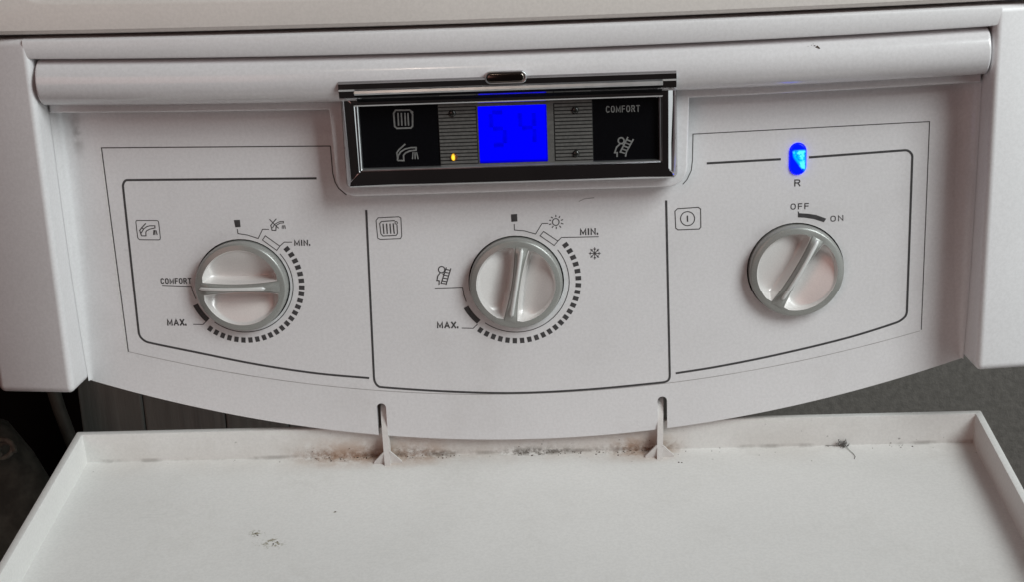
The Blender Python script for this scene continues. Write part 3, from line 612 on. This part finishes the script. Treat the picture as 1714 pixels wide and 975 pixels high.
# ------------------------------------------------------------------ knobs
def knob(c, ang, p0, p1, label):
    R, h, ra, y0 = 16.85, 4.6, 14.3, 0.0
    ca, sa = math.cos(math.radians(ang)), math.sin(math.radians(ang))
    def W(u, v, z): return (c[0] + u * ca + v * sa, -z, c[1] - u * sa + v * ca)   # v axis = pointer, turned clockwise
    def uc(v): return 1.55 + 1.0 * (abs(v) / 14) ** 2
    vmax = 13.55; nv, cols = 36, 22
    def grid(s):
        G = []
        for i in range(nv + 1):
            tt = -1 + 2 * i / nv; v = vmax * math.sin(tt * math.pi / 2) * 1.0
            u0, u1 = uc(v), math.sqrt(max(0.01, ra * ra - v * v)); Wd = u1 - u0
            if Wd < 0.5: u1 = u0 + 0.5; Wd = 0.5
            row = []
            endk = max(0.0, 1 - (abs(v) / vmax) ** 10)
            for j in range(cols + 1):
                t = j / cols; t = 0.5 - 0.5 * math.cos(math.pi * t); dd = t * Wd
                fl = 6.4 * (1 - dd / 12.8) ** 1.1 + 0.35
                wall = 1 - math.exp(-(dd / 0.85) ** 2); lip = 1 - math.exp(-((Wd - dd) / 0.40) ** 2)
                row.append((s * (u0 + dd), v, h - fl * wall * lip * endk))
            G.append(row)
        return G
    body = bmesh.new()
    N = 96
    outer = [body.verts.new(W(15.9 * math.sin(2 * math.pi * k / N), 15.9 * math.cos(2 * math.pi * k / N), h - 0.35)) for k in range(N)]
    edges = [body.edges.new((outer[k], outer[(k + 1) % N])) for k in range(N)]
    grids = []
    for s in (-1, 1):
        G = grid(s); grids.append(G)
        lp = [G[i][0] for i in range(nv + 1)] + [G[nv][j] for j in range(1, cols + 1)] + [G[i][cols] for i in range(nv - 1, -1, -1)] + [G[0][j] for j in range(cols - 1, 0, -1)]
        vs = [body.verts.new(W(p[0], p[1], h)) for p in lp]
        edges += [body.edges.new((vs[k], vs[(k + 1) % len(vs)])) for k in range(len(vs))]
    bmesh.ops.triangle_fill(body, edges=edges, use_beauty=True, use_dissolve=False)
    prev = outer
    for r, z in ((16.15, h - 0.45), (16.4, h - 0.62), (16.62, h - 0.86), (16.78, h - 1.2), (R, h - 1.8), (R, -2.4)):
        cur = [body.verts.new(W(r * math.sin(2 * math.pi * k / N), r * math.cos(2 * math.pi * k / N), z)) for k in range(N)]
        for k in range(N): body.faces.new((prev[k], prev[(k + 1) % N], cur[(k + 1) % N], cur[k]))
        prev = cur
    k_o = link('control_knob', from_bm(body), 'ring', boiler, smooth=35, label=label)
    for G in grids:
        b = bmesh.new(); V = [[b.verts.new(W(*p)) for p in row] for row in G]
        for i in range(nv):
            for j in range(cols): b.faces.new((V[i][j], V[i + 1][j], V[i + 1][j + 1], V[i][j + 1]))
        face_front(b); link('scoop', from_bm(b, recalc=False), 'scoop', k_o, smooth=70)
    def arch(v): return 2.7 * max(0.0, 1 - (v / 14.4) ** 2) ** 0.8     # the grip rises towards its middle
    b = bmesh.new(); rings = []
    for i in range(29):
        v = -14.3 + 28.6 * i / 28; a = arch(v) - 0.15; wb = uc(min(abs(v), 13.5)) - 0.12
        rings.append([W(u, v, h + z) for u, z in ((-wb, -1.2), (-wb, -0.25), (-wb * 0.86, a * 0.45), (-0.95, a * 0.88), (-0.7, a), (0.7, a), (0.95, a * 0.88), (wb * 0.86, a * 0.45), (wb, -0.25), (wb, -1.2))])
    loft(b, rings); link('grip', from_bm(b), 'ring', k_o, smooth=40)
    b = bmesh.new(); rings = []
    n = 30
    for i in range(n + 1):
        t = i / n; v = p0 + (p1 - p0) * t
        e = min(1.0, math.sqrt(max(0.0, 1 - max(0, 1 - min(v - p0, p1 - v) / 0.8) ** 2))) or 0.05
        hw = 0.74 * max(e, 0.08)
        rings.append([W(0.15 + hw * math.cos(q), v, h + arch(v) - 0.35 + (0.30 + 0.40 * max(e, 0.05)) * math.sin(q)) for q in [math.pi * k / 8 for k in range(9)]])
    loft(b, rings, closed=True, cap=True); link('pointer', from_bm(b), 'pointer', k_o, smooth=60)
    return k_o
knob(KN[0], -90, -9.5, 15.2, 'left grey knob with its pointer level, turned to COMFORT')
knob(KN[1], 10.5, -12.2, 14.0, 'middle grey knob with its pointer almost upright')
knob(KN[2], 30.0, -11.3, 14.2, 'right grey switch knob turned towards ON')
for x, z in KN:
    bm = bmesh.new(); add_box(bm, x - 18, x + 18, 2.7, 3.3, z - 18, z + 18); link('knob_backing', from_bm(bm), 'dark', boiler)

# blue reset button
bm = plate_mesh(rrect(97.5, 103.05, 35.45, 46.55, 2.77, 8), [], -0.9, 2.0, 0.5)
link('reset_button', from_bm(bm, recalc=False), 'button', boiler, smooth=50, label='small upright blue glowing button above the letter R')

# ------------------------------------------------------------------ display
def frame_loft(x0, x1, z0, z1, r, prof, flat=None):
    """prof: (inset, y) on the upright sides; flat: y of the same rings along the lower side"""
    bm = bmesh.new(); rings = []; seg = 6
    for i, (d, y) in enumerate(prof):
        yb = flat[i] if flat else y; pts = rrect(x0 + d, x1 - d, z0 + d, z1 - d, max(0.15, r - d), seg); ring = []
        for k, p in enumerate(pts):
            if k <= seg: t = k / seg
            elif k <= 2 * seg + 1: t = 1 - (k - seg - 1) / seg
            else: t = 0
            ring.append((p[0], y + (yb - y) * t, p[1]))
        rings.append(ring)
    loft(bm, rings, cap=False); return bm
bm = frame_loft(-58.0, 57.3, 38.5, 72.0, 1.8, [(0, -7.9), (0, -10.6), (0.7, -12.0), (1.8, -12.95), (3.1, -13.55), (4.3, -13.85), (5.2, -13.6), (5.6, -12.8), (5.8, -11.2)],
                [-7.9, -13.3, -13.72, -13.74, -13.74, -13.74, -13.74, -13.6, -11.2])
disp = link('display_module', from_bm(bm), 'chrome', boiler, smooth=50, label='chrome framed black display with a lit blue screen')
bm = frame_loft(-52.35, 51.65, 44.1, 71.0, 0.5, [(0, -12.2), (0, -13.15), (0.3, -13.45), (0.6, -13.2), (0.75, -11.2)])
link('inner_trim', from_bm(bm), 'chrome_satin', disp, smooth=40)
bm = bmesh.new(); add_box(bm, -52.2, 51.5, -11.4, -9.0, 43.9, 71.5); link('glass_face', from_bm(bm), 'glass', disp)
# hinged rail on top
bm = bmesh.new()
pr = [(-8, 77.2), (-15.6, 77.0), (-18.5, 76.5), (-19.9, 75.4), (-20.1, 73.6), (-19.5, 72.9), (-19.2, 70.6), (-18.5, 70.1), (-8, 70.1)]
loft(bm, [[(x, y, z) for y, z in pr] for x in (-57.0, 56.5)])
link('hinge_rail', from_bm(bm), 'chrome', disp, smooth=32)
bm = bmesh.new()
pr = [(-12, 74.0), (-19.6, 73.6), (-20.7, 73.1), (-21.1, 72.3), (-20.8, 71.7), (-12, 71.6)]
loft(bm, [[(x, y, z) for y, z in pr] for x in (-51.6, 51.9)])
link('cover_edge', from_bm(bm), 'chrome_satin', disp, smooth=25)
bm = bmesh.new()
pr = [(-12, 71.55), (-20.7, 71.55), (-20.4, 71.2), (-15.0, 68.7), (-14.6, 68.3), (-12, 68.3)]
loft(bm, [[(x, y, z) for y, z in pr] for x in (-51.5, 51.8)])
link('cover_slope', from_bm(bm), 'cover_dark', disp, smooth=25)
bm = plate_mesh(rrect(-6.9, 5.9, 74.4, 77.6, 1.55, 6), [], -21.2, -14.0, 0.7)
link('catch_button', from_bm(bm, recalc=False), 'dark_chrome', disp, smooth=50)
bm = plate_mesh(rrect(-7.5, 6.5, 73.9, 78.1, 1.9, 6), [rrect(-6.9, 5.9, 74.4, 77.6, 1.55, 6)], -20.7, -14.0, 0.25)
link('catch_rim', from_bm(bm, recalc=False), 'chrome_satin', disp, smooth=50)
# striped plate, screen, lamps
bm = plate_mesh(rrect(-24.6, 28.4, 44.0, 66.6, 1.0), [], -11.55, -11.0)
plate = link('striped_plate', from_bm(bm, recalc=False), 'stripe_base', disp)
bm = bmesh.new()
nst = 18
for i in range(nst):
    z = 44.15 + (66.45 - 44.15) * (i + 0.5) / nst; hh = 0.40
    spans = [(-24.4, 28.2)] if i in (0, nst - 1) else [(-24.4, -11.6), (15.4, 28.2)]
    for a, b in spans: add_box(bm, a, b, -11.85, -11.5, z - hh, z + hh)
link('stripe', from_bm(bm), 'stripe', plate, kind='stuff')
bm = plate_mesh(rrect(-11.3, 15.0, 44.95, 65.7, 0.4), [], -11.8, -11.5)
link('screen_border', from_bm(bm, recalc=False), 'stripe', plate)
bm = plate_mesh(rrect(-10.8, 12.7, 45.35, 65.1, 0.25), [], -12.0, -11.7)
scr = link('lcd_screen', from_bm(bm, recalc=False), 'lcd', disp)
def digit(segs, x0, x1, z0, z1):
    bm = bmesh.new(); zm = (z0 + z1) / 2; wd = 1.1; g = 0.5
    L = dict(a=((x0 + g, z1), (x1 - g, z1)), d=((x0 + g, z0), (x1 - g, z0)), g=((x0 + g, zm), (x1 - g, zm)), f=((x0, zm + g), (x0, z1 - g)), b=((x1, zm + g), (x1, z1 - g)), e=((x0, z0 + g), (x0, zm - g)), c=((x1, z0 + g), (x1, zm - g)))
    for s in segs: ribbon(bm, L[s], wd, -12.05, False)
    face_front(bm); dg = link('digit', from_bm(bm, recalc=False), 'digit', disp)
    bm = bmesh.new()
    for k, s in enumerate(segs): ribbon(bm, L[s], wd * 1.9, -12.02 - 0.003 * k, False)
    face_front(bm); link('digit_soft_edge', from_bm(bm, recalc=False), 'digit_soft', disp)  # wider, fainter copy that softens the digit edges
digit('afgcd', -6.4, -1.9, 51.6, 62.9); digit('fbgc', 3.6, 8.3, 51.6, 62.9)
for i, (x, z) in enumerate(((-19.6, 63.1), (22.5, 62.8), (22.4, 47.7), (-19.75, 47.8))):
    b = bmesh.new(); rings = []
    for r, y in ((1.25, -11.5), (1.25, -12.0), (1.0, -12.35), (0.6, -12.55), (0.1, -12.62)):
        rings.append([(x + r * math.cos(2 * math.pi * k / 16), y, z + r * math.sin(2 * math.pi * k / 16)) for k in range(16)])
    loft(b, rings); link('indicator_lamp', from_bm(b), 'amber' if i == 3 else 'led_off', disp, smooth=60, label='lit amber indicator lamp' if i == 3 else 'unlit dark indicator lamp')
printed('radiator_icon', 'd_radiator', -11.45, 'icon', parent=disp); printed('tap_icon', 'd_faucet', -11.45, 'icon', parent=disp); printed('chimney_sweep_icon', 'd_sweep', -11.45, 'icon', parent=disp)
link('lettering', text_mesh('COMFORT', (32.99, 61.47), (44.62, 61.45), 2.32, -11.47, 0.15), 'icon', disp)

# ------------------------------------------------------------------ lowered flap with its two hinge arms
AL = 0.1356; FB = Vector((0, 3.67, -70.0)); FD = Vector((0, -math.cos(AL), -math.sin(AL))); FN = Vector((0, -math.sin(AL), math.cos(AL)))
def F(x, s, h): return FB + Vector((x, 0, 0)) + FD * s + FN * h
def tray():
    bm = bmesh.new(); HW, T, HH, LEN = 170.4, 2.7, 12.2, 132.0
    def rect(i, h): return [F(-HW + i, -T + i, h), F(HW - i, -T + i, h), F(HW - i, LEN - i, h), F(-HW + i, LEN - i, h)]
    vs = [[bm.verts.new(p) for p in r] for r in (rect(0, -2.4), rect(0, HH), rect(T, HH), rect(T, 0))]
    for a, b in zip(vs, vs[1:]):
        for i in range(4): j = (i + 1) % 4; bm.faces.new((a[i], a[j], b[j], b[i]))
    bm.faces.new(vs[0]); bm.faces.new(vs[3][::-1])
    bmesh.ops.recalc_face_normals(bm, faces=bm.faces[:])
    bmesh.ops.bevel(bm, geom=bm.edges[:], offset=0.45, segments=2, affect='EDGES', profile=0.5)
    return bm
flap = link('flap', from_bm(tray()), 'flap', boiler, smooth=30, label='lowered white tray-like flap with dirt along its hinge wall')
for cx, lean in ((-52.4, 1.2), (51.6, -0.9)):
    bm = bmesh.new()
    pr = [(6.0, -46.8), (3.0, -50.0), (0.9, -54.5), (-0.9, -60.0), (-2.6, -66.5), (-3.6, -71.2), (0.6, -70.9), (3.2, -62.0), (6.0, -54.0), (9.5, -47.0)]
    loft(bm, [[(cx + sx + lean * max(0, (-y / 71.2)) * (1 if False else 0) + lean * ((-z - 47) / 24), y, z) for y, z in pr] for sx in (-1.08, 1.08)])
    bmesh.ops.bevel(bm, geom=[e for e in bm.edges if abs(e.verts[0].co.x - e.verts[1].co.x) < 1.5 and e.calc_face_angle(0) > 1.0], offset=0.22, segments=2, affect='EDGES')
    arm = link('hinge_arm', from_bm(bm), 'arm', flap, smooth=35)
    fx = cx + lean
    for s in (-1, 1):
        bm = bmesh.new(); tri = [(fx + s * 0.9, 5.0), (fx + s * 1.5, 4.8), (fx + s * 5.3, 0.7), (fx + s * 5.3, -0.1), (fx + s * 0.9, -0.1)]
        loft(bm, [[F(x, sv, h) for x, h in tri] for sv in (4.9, 5.7)])
        link('gusset', from_bm(bm), 'arm', flap)

# ------------------------------------------------------------------ dust and crumbs lying on the flap
dustc = empty('dust_clump', tuple(F(119.5, 0.6, 0.2)), label='small grey dust clump trailing a thread in the flap corner, right of the right arm', category='dust')
bm = bmesh.new()
for k in range(46):
    r = random.gauss(0, 1.1); a = random.random() * 6.28
    p = F(119.5 + random.gauss(0, 0.85), 0.7 + abs(random.gauss(0, 0.5)), 0.4 + abs(random.gauss(0, 0.9)))
    q = p + Vector((random.gauss(0, .9), random.gauss(0, .5), random.gauss(0, .8))); m_ = (p + q) / 2 + Vector((random.gauss(0, .3), random.gauss(0, .3), random.gauss(0, .3)))
    tube(bm, [p, m_, q], 0.13, 4)
link('fluff', from_bm(bm), 'dust', dustc)
bm = bmesh.new(); tube(bm, [F(120.3, 1.0, 0.5), F(121.2, 4, 0.3), F(122.2, 6.5, 0.25), F(122.6, 8.6, 0.2), F(122.0, 10.2, 0.2)], 0.10, 5)
tube(bm, [F(118.5, 0.9, 0.6), F(115.5, 0.7, 0.5), F(113.0, 0.6, 0.4)], 0.10, 5)
link('thread', from_bm(bm), 'dust', dustc)
bm = bmesh.new()
def crumb(p, r):
    k = bmesh.ops.create_icosphere(bm, subdivisions=1, radius=r)['verts']
    for v in k: v.co = v.co * random.uniform(0.6, 1.3); v.co.z *= 0.6; v.co += p
for k in range(110):
    z = random.choice(((-84, -56), (-84, -56), (-49, -26), (-4, 20), (-4, 20), (-4, 20), (20, 38), (38, 50)))
    x = random.uniform(*z)
    if abs(x + 51.2) < 2 or abs(x - 50.7) < 2: continue
    if random.random() < 0.75: crumb(F(x, abs(random.gauss(0, 1.3)) + 0.3, 0.1), random.uniform(0.14, 0.38))
    else: crumb(F(x, 0.1, abs(random.gauss(0, 3.0)) + 0.2), random.uniform(0.10, 0.26))
for k in range(26):
    crumb(F(random.uniform(-155, 155), abs(random.gauss(0, 3)) + 0.4, 0.05), random.uniform(0.10, 0.24))
for x, s_ in ((-66.8, 38.1), (-93, 51.0), (-92.2, 52.0), (-84.5, 56.2), (-85.6, 57.6), (57.5, 9.6), (58.6, 9.9), (145, 2)):
    crumb(F(x, s_, 0.05), random.uniform(0.25, 0.42))
link('dirt_crumbs', from_bm(bm), 'crumb', kind='stuff', label='brown and black dirt crumbs scattered along the flap hinge wall', category='dirt')

bm = bmesh.new()
for dx, dz, r in ((0, 0, 0.62), (0.5, -0.35, 0.45), (-0.9, 0.35, 0.28), (-1.9, 0.55, 0.20), (-3.1, 0.3, 0.15), (-1.3, 0.9, 0.16)):
    a = math.asin((82.2 + dz - 77.1) / 8.1); crumb(Vector((103.4 + dx, -10.8 - 8.15 * math.cos(a), 82.2 + dz)), r)
link('dark_speck', from_bm(bm), 'crumb', label='small dark speck stuck on the white roll bar, right of the display', category='speck')
bm = bmesh.new(); crumb(Vector((-109.3, -15.6, 71.2)), 0.42)
link('dark_speck', from_bm(bm), 'crumb', label='tiny dark speck under the roll bar, left of the display', category='speck')
